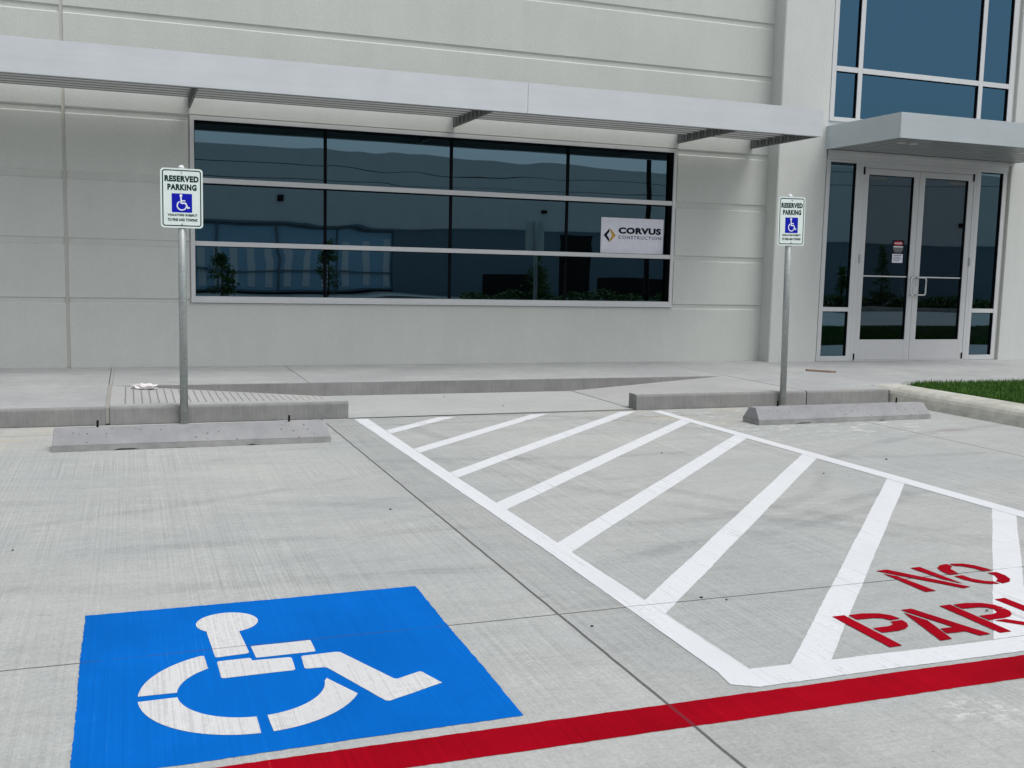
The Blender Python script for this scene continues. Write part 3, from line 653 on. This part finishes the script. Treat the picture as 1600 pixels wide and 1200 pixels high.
def door(x0, x1, side):
    z0, z1 = fz + .014, 2.686; ya, yb = SY0 + .004, SY0 + .05
    gx0, gx1, gz0, gz1 = x0 + .092, x1 - .088, 0.425, 2.605
    d = MB().box(x0, gx0, ya, yb, z0, z1).box(gx1, x1, ya, yb, z0, z1).box(gx0 + .0003, gx1 - .0003, ya, yb, z0, gz0).box(gx0 + .0003, gx1 - .0003, ya, yb, gz1, z1).build('door', 'doorm', B, bevel=0.0025)
    MB().box(gx1 - .007, gx1 - .0008, ya + .01, ya + .03, gz0, gz1).box(gx0 + .001, gx1 - .008, ya + .01, ya + .03, gz1 - .006, gz1 - .0008).build('gasket', 'black', d)
    MB().box(gx0 + .001, gx1 - .0085, ya + .03, ya + .038, gz0 + .001, gz1 - .007).build('pane', 'glassdoor', d)
    MB().box(gx0 + .004, gx1 - .012, ya + .022, ya + .0295, 1.268, 1.284).build('push_bar', 'alu', d)
    cx = gx0 + .03 if side < 0 else gx1 - .33
    MB().box(cx, cx + .30, ya + .0262, ya + .0296, 2.545, 2.580).build('closer', 'louvre', d)
    hx = x1 - 0.03 if side < 0 else x0 + 0.035
    bx = x1 - 0.085 if side < 0 else x0 + 0.165
    zt, zb, r = 1.270, 1.035, 0.011; sg = 1 if hx > bx else -1; yo = ya - .055
    pts = [(hx, ya, zt), (hx, yo + .012, zt), (hx - sg * .012, yo, zt), (bx + sg * .028, yo, zt), (bx + sg * .009, yo, zt - .008), (bx, yo, zt - .028), (bx, yo, zb + .028), (bx + sg * .009, yo, zb + .008), (bx + sg * .028, yo, zb), (hx - sg * .012, yo, zb), (hx, yo + .012, zb), (hx, ya, zb)]
    MB().tube(pts, r, 10).build('handle', 'handle', d, smooth=True)
    px = x0 - .002 if side < 0 else x1 - .018
    MB().box(px, px + .02, ya - .014, ya - .0005, 2.60, 2.70).build('pivot', 'black', d, bevel=.002)
    MB().box(px, px + .02, ya - .012, ya - .0005, fz + .016, .24).build('pivot', 'rebar', d, bevel=.002)
    kx = x0 - .006 if side < 0 else x1 - .004
    MB().box(kx, kx + .028, ya - .012, ya - .001, 1.44, 1.56).build('hinge', 'galv', d, bevel=.002)
    if side > 0:
        MB().tube([(x0 + .045, ya - .012, 1.20), (x0 + .045, ya, 1.20)], .013, 14).tube([(x0 + .045, ya - .012, 1.165), (x0 + .045, ya, 1.165)], .009, 14).build('lock', 'handle', d)
    return d
door(9.081, 10.005, -1); door(10.010, 10.934, 1)
# glazing above the entrance
mem = [(8.492, 8.560, 3.25, 7.2), (8.900, 8.968, 3.25, 7.2), (10.895, 10.965, 3.25, 7.2), (11.425, 11.513, 3.25, 7.2)]
pan = []
for a, b in ((8.5605, 8.8995), (8.9685, 10.8945), (10.9655, 11.4245)):
    mem += [(a, b, 3.25, 3.305), (a, b, 3.880, 3.945), (a, b, 5.45, 5.51), (a, b, 7.14, 7.2)]
    pan += [(a, b, 3.3055, 3.8795), (a, b, 3.9455, 5.4495), (a, b, 5.5105, 7.1395)]
frame_parts('upper_window', mem, pan, 'glassup')
MB().box(8.4915, 11.5135, SY0 + .02, SY1, 2.873, 3.249).build('spandrel', 'fascia', B)

# sunshade over the ribbon window
YF, ZB, ZT, XE = 10.12, 2.850, 3.154, 7.485
sh = MB().box(-9.0, 3.868, YF, YF + .006, ZB, ZT).box(3.872, XE, YF, YF + .006, ZB, ZT)
sh.box(-9, XE, YF + .0062, YF + .05, ZT - .006, ZT).box(-9, XE, YF + .0062, YF + .05, ZB, ZB + .006)
ss = sh.build('sunshade', 'fascia', B)
MB().box(-9, XE - .001, YF + .0065, YF + .0085, ZB + .0065, ZT - .0065).build('shade_strip', 'louvre', ss)  # added dark strip: paints shade on the fascia's inner face as the window mirrors it
MB().box(3.8685, 3.8715, YF + .002, YF + .006, ZB, ZT).build('seam', 'louvre', ss)
MB().box(XE + .0003, XE + .006, YF, W - .002, ZB, ZT).build('end_plate', 'fascia', ss)
for i in range(8):
    y = 10.27 + i * 0.150
    c, s_ = math.cos(0.5), math.sin(0.5)
    b = MB()
    prof = [(y - .050, 2.928), (y - .046, 2.922), (y + .052, 2.996), (y + .050, 3.003)]
    for x0, x1 in ((-9, -2.29), (-2.27, 0.618), (0.642, 3.508), (3.532, 6.408), (6.432, XE - .02)): b.prism(prof, 'x', x0, x1)
    b.build('louvre_blade', 'louvre', ss)
for xo in (-2.28, 0.63, 3.52, 6.42, XE - .012):
    m = MB().box(xo - .008, xo + .008, YF + .052, W - .001, ZB, 3.03)
    for i in range(8):
        y = 10.27 + i * 0.150
        m.box(xo - .022, xo - .0082, y - .030, y + .030, ZB + .016, 3.02)
        m.box(xo - .0215, xo - .0205 + .0121, y + .055, y + .062, ZB + .02, 3.0)
    m.box(xo - .014, xo - .0085, W - .10, W - .001, ZB + .001, 3.03)
    m.build('bracket', 'louvre', ss, bevel=0.0)

# solid canopy over the doors
CX0, CX1, CY, CB, CT = 8.435, 11.60, 9.93, 2.880, 3.172
cp = MB().box(CX0, 10.45, CY, CY + .01, CB, CT).box(10.453, CX1, CY, CY + .01, CB, CT).box(CX0, CX0 + .01, CY + .0105, PF - .001, CB, CT).box(CX1 - .01, CX1, CY + .0105, PF - .001, CB, CT).box(CX0 + .011, CX1 - .011, CY + .0105, PF - .001, CT - .03, CT - .012)
ec = cp.build('entrance_canopy', 'canopy', B)
MB().box(10.4502, 10.4528, CY + .004, CY + .009, CB, CT).build('seam', 'louvre', ec)
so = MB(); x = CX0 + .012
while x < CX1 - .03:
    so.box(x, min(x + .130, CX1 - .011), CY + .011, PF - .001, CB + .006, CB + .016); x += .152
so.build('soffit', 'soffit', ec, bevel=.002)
for lx, ly in ((8.80, 10.33), (8.98, 10.33), (10.72, 10.33), (10.90, 10.33)):
    l = MB().tube([(lx, ly, CB - .002), (lx, ly, CB + .0055)], .055, 24).build('downlight', 'alu', ec)
    MB().tube([(lx, ly, CB - .0035), (lx, ly, CB - .0022)], .040, 24).build('lens', 'lens', l)

# ------------------------------------------------------------------ signs
def isa(mbs, ox, oz, sc, y):
    """small wheelchair pictogram, drawn in x,z"""
    def P(poly): mbs.prism([(ox + a * sc, oz + b * sc) for a, b in poly], 'y', y, y - .0004)
    P(arc(0.46, 0.86, 0.075, 0, 360, 20)[:-1])
    P(stroke([(0.455, 0.79), (0.475, 0.46), (0.69, 0.455), (0.815, 0.20), (0.90, 0.235)], 0.075))
    y -= .0001
    P(stroke([(0.50, 0.585), (0.68, 0.58)], 0.06))
    P(stroke(arc(0.50, 0.33, 0.235, 118, 352, 28), 0.062))
def reserved_sign():
    r = empty('reserved_parking_sign', (0.392, 8.362, 0), 'RESERVED PARKING wheelchair sign on an upright galvanised pole, behind the blue marked bay', 'parking sign', 'reserved parking signs')
    px, py = 0.392, 8.362
    MB().tube([(px, py, 0), (px, py, 1.962)], .0305, 28).build('pole', 'galv', r, smooth=False)
    for p_ in r.children[0].data.polygons: p_.use_smooth = len(p_.vertices) == 4
    MB().tube([(px, py, 1.9625), (px, py, 1.970), (px, py, 1.980), (px, py, 1.985)], [.022, .022, .016, .004], 20).build('cap', 'signwh', r, smooth=True)
    yp = py - .0325; x0, x1, z0, z1 = .2385, .5455, 1.512, 1.958
    pl = MB().prism(rrect(x0, x1, z0, z1, .026), 'y', yp, yp - .0022).build('plate', 'signw', r)
    yf = yp - .0024
    out = rrect(x0 + .012, x1 - .012, z0 + .012, z1 - .012, .020, 8); inn = rrect(x0 + .0205, x1 - .0205, z0 + .0205, z1 - .0205, .0125, 8)
    n = len(out); m = MB().add([(a, yf, b) for a, b in out] + [(a, yf, b) for a, b in inn], [(i, (i + 1) % n, n + (i + 1) % n, n + i) for i in range(n)])
    m.build('border', 'signg', pl)
    U, V = (1, 0, 0), (0, 0, 1)
    text_polys('lettering', 'RESERVED', 'signg', pl, (x0 + .030, yf, 1.856), U, V, .248, .0475, .062, .0003, 1.12)
    text_polys('lettering', 'PARKING', 'signg', pl, (x0 + .050, yf, 1.793), U, V, .212, .0475, .062, .0003, 1.12)
    text_polys('lettering', 'VIOLATORS SUBJECT', 'signg', pl, (x0 + .049, yf, 1.595), U, V, .216, .0225, .060, .0003, 1.1)
    text_polys('lettering', 'TO FINE AND TOWING', 'signg', pl, (x0 + .049, yf, 1.561), U, V, .216, .0225, .060, .0003, 1.1)
    sx0, sx1, sz0, sz1 = x0 + .080, x0 + .228, 1.628, 1.770
    MB().prism(rrect(sx0, sx1, sz0, sz1, .006), 'y', yf, yf - .0004).build('blue_panel', 'signb', pl)
    m = MB(); isa(m, sx0 + .002, sz0 + .005, .142, yf - .0006); m.build('wheelchair_symbol', 'signwh', pl)
    for zb in (1.926, 1.540):
        MB().tube([(px, yf + .001, zb), (px, yf - .005, zb)], .0065, 8).build('bolt', 'galv', pl)
    return r
rs = reserved_sign()
r2 = copy_tree(rs)
r2.location = (5.905, 8.362, 0.045 - .045); r2.rotation_euler = (0, math.radians(-1.1), math.radians(2))
r2['label'] = 'RESERVED PARKING wheelchair sign on a leaning pole, in front of the building pillar'
r2.scale = (0.985, 1, 1.018)

def wheel_stop():
    r = empty('wheel_stop', (0.425, 7.39, 0), 'grey concrete wheel stop with two steel pins at the head of the blue marked bay', 'wheel stop', 'concrete wheel stops')
    x0, x1, y0 = -0.485, 1.337, 7.268; n = 40
    # lower vertical band and bevelled upper body, with a slightly chipped lower edge
    low = MB(); vs = []; 
    for i in range(n + 1):
        t = i / n; x = x0 + (x1 - x0) * t; ch = max(0, random.gauss(0, .003)) + (.010 if i in (9, 10, 11, 28) else 0)
        vs += [(x, y0, ch), (x, y0, .040), (x, y0 + .245, .040), (x, y0 + .245, ch)]
    fs = []
    for i in range(n):
        for k in range(4): fs.append((i * 4 + k, i * 4 + (k + 1) % 4, i * 4 + 4 + (k + 1) % 4, i * 4 + 4 + k))
    fs += [(0, 1, 2, 3), tuple(n * 4 + k for k in (3, 2, 1, 0))]
    low.add(vs, fs); low.build('base', 'stoplow', r)
    e = .022
    up = MB().add([(x0, y0, .0402), (x1, y0, .0402), (x1, y0 + .245, .0402), (x0, y0 + .245, .0402),
                   (x0 + .008, y0 + .072, .138), (x1 - e, y0 + .072, .138), (x1 - e, y0 + .170, .138), (x0 + .008, y0 + .170, .138)],
                  [(3, 2, 1, 0), (4, 5, 6, 7), (0, 1, 5, 4), (1, 2, 6, 5), (2, 3, 7, 6), (3, 0, 4, 7)])
    up.build('body', 'stop', r, bevel=.006, seg=3)
    for xp in (x0 + .275, x1 - .275):
        MB().tube([(xp, y0 + .14, .12), (xp + .001, y0 + .14, 0.184)], .0075, 8).build('pin', 'rebar', r)
    return r
ws = wheel_stop()
w2 = copy_tree(ws); w2.location = (5.865, 7.465, 0); w2.rotation_euler = (0, 0, math.radians(0.4))
w2['label'] = 'grey concrete wheel stop with two steel pins beside the lawn island'

# ------------------------------------------------------------------ the board in the window
bd = empty('company_board', (5.885, W + .08, 1.482), 'white CORVUS CONSTRUCTION board leaning on the transom at the right end of the ribbon window', 'sign')
bx0, bx1, bz0, bz1, by = 5.440, 6.300, 1.484, 1.915, W + .072
MB().box(bx0, bx1, by, by + .006, bz0, bz1).build('panel', 'board', bd)
pn = bd.children[0]; U, V = (1, 0, 0), (0, 0, 1); yb = by - .001
text_polys('lettering', 'CORVUS', 'ink', pn, (bx0 + .235, yb, 1.722), U, V, .590, .080, .060, .0003, 1.08)
text_polys('lettering', 'CONSTRUCTION', 'slate', pn, (bx0 + .235, yb, 1.658), U, V, .595, .042, .022, .0003, 1.25)
lx, lz, hw, hh = bx0 + .118, 1.700, .083, .085
MB().prism([(lx - .004, lz + hh), (lx - .004, lz + hh - .040), (lx - hw + .046, lz), (lx - .004, lz - hh + .040), (lx - .004, lz - hh), (lx - hw, lz)], 'y', yb, yb - .0004).build('emblem', 'ink', pn)
MB().prism([(lx + .006, lz + hh), (lx + hw, lz), (lx + .006, lz - hh), (lx + .006, lz - hh + .040), (lx + hw - .050, lz), (lx + .006, lz + hh - .040)], 'y', yb, yb - .0004).build('emblem', 'gold', pn)

# stickers on the door glass
yq = SY0 + .004 + .0285
st = empty('danger_sticker', (9.77, yq, 1.66), 'small black sticker with a red DANGER oval on the left door glass', 'sticker')
b0 = MB().box(9.645, 9.835, yq - .001, yq, 1.585, 1.765).build('backing', 'ink', st)
MB().prism([(9.740 + .078 * math.cos(t * PI / 14), 1.722 + .030 * math.sin(t * PI / 14)) for t in range(28)], 'y', yq - .0012, yq - .0016).build('oval', 'redink', b0)
text_polys('lettering', 'DANGER', 'signwh', b0, (9.680, yq - .0018, 1.710), (1, 0, 0), (0, 0, 1), .120, .024, .02, .0003)
MB().prism([(9.66, 1.665), (9.82, 1.665), (9.82, 1.635), (9.79, 1.60), (9.69, 1.60), (9.66, 1.635)], 'y', yq - .0012, yq - .0016).build('warning_panel', 'louvre', b0)
MB().box(9.66, 9.82, yq - .0016, yq - .0012, 1.668, 1.684).build('warning_strip', 'signwh', b0)
nn = empty('door_notice', (9.74, yq, 1.46), 'small white printed notice under the danger sticker on the left door', 'notice')
b1 = MB().box(9.652, 9.826, yq - .001, yq, 1.462, 1.580).build('sheet', 'board', nn)
m = MB()
for i, zz in enumerate((1.556, 1.534, 1.512, 1.490)): m.box(9.67, 9.67 + (.135, .115, .14, .10)[i], yq - .0015, yq - .0012, zz, zz + .008)
m.build('print', 'slate', b1)

# ------------------------------------------------------------------ litter and debris
def crumple(name, x, y, z, sx, sy, sz, mat, label, cat, seed=1, n=26):
    rnd = random.Random(seed); bm = bmesh.new(); bmesh.ops.create_icosphere(bm, subdivisions=3, radius=1)
    for v in bm.verts:
        k = 1 + rnd.uniform(-.38, .38); v.co = Vector((v.co.x * sx * k, v.co.y * sy * k, max(0.0, v.co.z * .7 + .35) * sz * k))
    me = bpy.data.meshes.new(name); bm.to_mesh(me); bm.free(); me.materials.append(M[mat])
    o = bpy.data.objects.new(name, me); C.objects.link(o); o.location = (x, y, z); return tag(o, label, cat)
crumple('crumpled_plastic', 0.115, 9.70, 0.125, .10, .05, .040, 'litter', 'crumpled white plastic scrap lying on the grooved ramp behind the pole', 'litter', 3)
o = MB().prism([(7.52, 10.23), (7.70, 10.02), (7.735, 9.94), (7.69, 9.965), (7.505, 10.17)], 'z', Z + .001, Z + .022).build('wood_scrap', 'wood'); tag(o, 'thin weathered scrap of wood lying on the walk before the doors', 'wood scrap')
for i, (x, y, z, s_, lab) in enumerate((
    (1.261, 5.16, 0, .013, 'small dark dirt clod alone on the bay between the wheel stop and the blue square'),
    (-0.488, 4.83, 0, .009, 'tiny dark dirt clod at the far left of the blue marked bay'),
    (1.529, 3.234, 0, .011, 'small curled dead leaf just right of where the pavement joints cross'),
    (2.08, 3.411, 0, .013, 'small brown leaf bit on the joint, left of the other one between the hatch lines'),
    (2.16, 3.358, 0, .010, 'small brown leaf bit below the joint, right of the other one'),
    (4.936, 5.744, 0, .016, 'dark dirt clod on the bay beyond the right border line of the aisle'),
    (4.168, 5.421, 0, .012, 'dark dirt clod between two hatch lines close to the right border line'),
    (3.055, 2.95, .0125, .010, 'tiny dark clod inside the bowl of the red letter R'),
    (3.49, 6.332, 0, .012, 'small dark clod between hatch lines in the middle of the aisle'),
    (2.869, 9.592, .005, .012, 'tiny dark clod on the landing under the upper kerb, further from the doors'),
    (3.218, 8.866, .005, .012, 'tiny dark clod on the landing near its front edge, nearer the doors'))):
    crumple('dirt_clod', x, y, min(z, .005), s_ * .5, s_ * .4, s_ * .36, 'clod', lab, 'debris', 10 + i)

# ------------------------------------------------------------------ across the lot: what the glass reflects
OY = -21.7
ob = empty('warehouse', (5, OY, 0), 'long grey warehouse with a dark lower band across the lot, mirrored in the glass', 'building')
MB().box(-45, 80, OY - 18, OY, 2.95, 6.85).build('upper_wall', 'opp', ob)
MB().box(11.0, 80, OY - 18, OY + .02, 0, 2.949).box(-45, -9, OY - 18, OY + .02, 0, 2.949).box(-9, 11.0, OY - 18, OY - .6, 0, 2.949).build('lower_wall', 'oppd', ob)
MB().box(-45, 80, OY + .021, OY + .06, 2.90, 3.0).build('band_trim', 'oppd', ob)
wfm = MB(); 
for i in range(9): wfm.box(-9 + i * 2.5 - .04, -9 + i * 2.5 + .04, OY - .25, OY - .1, 0.1, 2.9)
for z in (0.1, 0.92, 2.8): wfm.box(-9, 11, OY - .24, OY - .11, z, z + .08)
of = wfm.build('window', 'oppd', ob)
MB().box(-8.95, 10.95, OY - .23, OY - .22, .1, 2.88).build('pane', 'oppglass', of)
fm = MB(); x = -8.6
while x < 10.7:
    fm.box(x, x + .30, OY - .218, OY - .20, .3, 1.5 + .9 * max(0, x) / 10.0); x += .42 + .55 * max(0, x + 2) / 12
fm.build('facade_reflection', 'fin', of)  # pale bars imitate the facade opposite, mirrored in the warehouse glass
MB().box(19.0, 20.6, OY + .0205, OY + .05, 0.01, 2.75).build('door', 'bronze', ob)
MB().box(15.2, 18.2, OY + .0205, OY + .05, 0.01, 1.0).build('dark_panel', 'bronze', ob)  # this and the next: flat dark panels added for unidentified dark shapes in the reflection
MB().box(21.0, 24.6, OY + .0205, OY + .05, 0.01, 1.0).build('dark_panel', 'bronze', ob)
for i, x in enumerate((-6, 6, 18, 30, 42)):
    MB().box(x, x + .24, OY + .001, OY + .12, 4.0, 4.2).build('wall_vent', 'bronze', ob)

def tree(x, y, h, rad, n, name, lab, cat, cone=True, seed=0):
    r = empty(name, (x, y, 0), lab, cat, 'young plants in the far planting strip'); rnd = random.Random(seed)
    MB().tube([(x, y, 0), (x + .02, y, h * .4), (x, y + .03, h * .9)], [.035, .025, .008], 7).build('trunk', 'bark', r)
    v = []; f = []
    clumps = [(rnd.uniform(0, 2 * PI), rnd.uniform(.18, .98)) for _ in range(40)]
    for _ in range(n):
        a, t = rnd.choice(clumps); rr = rad * (1.05 - t if cone else math.sin(PI * min(1, t * .9 + .1))) * rnd.uniform(.3, 1)
        p = Vector((x + math.cos(a) * rr + rnd.gauss(0, .06), y + math.sin(a) * rr + rnd.gauss(0, .06), h * t + rnd.gauss(0, .06)))
        d = Vector((rnd.gauss(0, 1), rnd.gauss(0, 1), rnd.gauss(0, .7))).normalized() * .045; e = d.cross(Vector((rnd.gauss(0, 1), rnd.gauss(0, 1), rnd.gauss(0, 1)))).normalized() * .022
        b = len(v); v += [p - d, p + e, p + d, p - e]; f += [(b, b + 1, b + 2, b + 3)]
    MB().add(v, f).build('crown', 'leaf', r)
D_ = 33.0; TY = 23.28 - D_
for i, (rt, h, rad, cone, nm, lab) in enumerate((
    (0.081, 1.5, .50, False, 'shrub', 'leafy shrub across the lot, mirrored at the left end of the ribbon window'),
    (0.180, 2.1, .38, False, 'young_tree', 'loose young tree across the lot, mirrored beside the first window joint'),
    (0.398, 1.7, .50, False, 'shrub', 'leafy shrub across the lot, mirrored in the middle of the ribbon window'),
    (0.767, 1.7, .30, True, 'cypress', 'small conical cypress across the lot, mirrored in the left side light'),
    (0.822, 2.5, .50, True, 'cypress', 'tall conical cypress across the lot, mirrored in the left door'))):
    tree(rt * D_, TY, h, rad, 1500, nm, lab, 'tree' if nm != 'shrub' else 'shrub', cone, 40 + i)
hv = []; hf = []; rnd = random.Random(5)
for _ in range(15000):
    x = rnd.uniform(10.5, 34); hh = .50 + .10 * math.sin(x * 2.1) + .08 * math.sin(x * 5.3); 
    p = Vector((x, TY - .2 + rnd.gauss(0, .22), rnd.uniform(.04, hh))); d = Vector((rnd.gauss(0, 1), rnd.gauss(0, 1), rnd.gauss(0, .8))).normalized() * .06
    e = d.cross(Vector((rnd.gauss(0, 1), rnd.gauss(0, 1), rnd.gauss(0, 1)))).normalized() * .03
    b = len(hv); hv += [p - d, p + e, p + d, p - e]; hf += [(b, b + 1, b + 2, b + 3)]
o = MB().add(hv, hf).build('hedge', 'leaf'); tag(o, 'low dark green hedge in the planting strip across the lot', 'hedge')
o = MB().box(-20, 60, TY - 2.2, TY + 1.6, 0.0, .02).build('planting_strip', 'soil'); tag(o, kind='structure')
o = MB().box(-20, 60, TY + 1.601, TY + 1.75, 0, .15).box(-20, 60, TY - 2.35, TY - 2.201, 0, .15).build('far_kerb', 'kerb'); tag(o, kind='structure')
# lamp pole beside the lot and the overhead wires
px = 0.5223 * 22; py = 23.28 - 22
lp = empty('lamp_pole', (px, py, 0), 'tall dark bronze lamp pole beside the lot, mirrored right of the ribbon window\'s middle', 'lamp pole')
MB().tube([(px, py, 0.6), (px, py, 7.4)], [.065, .05], 12).build('pole', 'bronze', lp, smooth=True)
MB().tube([(px, py, 0), (px, py, .6)], .26, 24).build('base', 'curb', lp)
MB().box(px - .25, px + .25, py - .7, py + .05, 7.40, 7.50).build('lamp_head', 'bronze', lp, bevel=.01)
for xq, lab in ((-38, 'wooden utility pole at the left end of the overhead wires'), (58, 'wooden utility pole at the right end of the overhead wires')):
    up_ = empty('utility_pole', (xq, -17.0, 0), lab, 'utility pole')
    MB().tube([(xq, -17, 0), (xq, -17, 8.6)], [.16, .11], 10).build('mast', 'bark', up_)
    MB().box(xq - .06, xq + .06, -17.9, -16.1, 7.6, 7.72).build('crossarm', 'bark', up_)
for dy, zz, lab in ((-.8, 7.6, 'thin overhead wire on the far side of the crossarms, mirrored in the glass'), (.8, 6.9, 'thin overhead wire on the near side of the crossarms, mirrored in the glass')):
    pts = [(-38 + 96 * i / 40, -17 + dy, zz - 1.9 * (1 - (2 * i / 40 - 1) ** 2)) for i in range(41)]
    o = MB().tube(pts, .012, 6).build('overhead_wire', 'black'); tag(o, lab, 'wire', 'overhead wires')
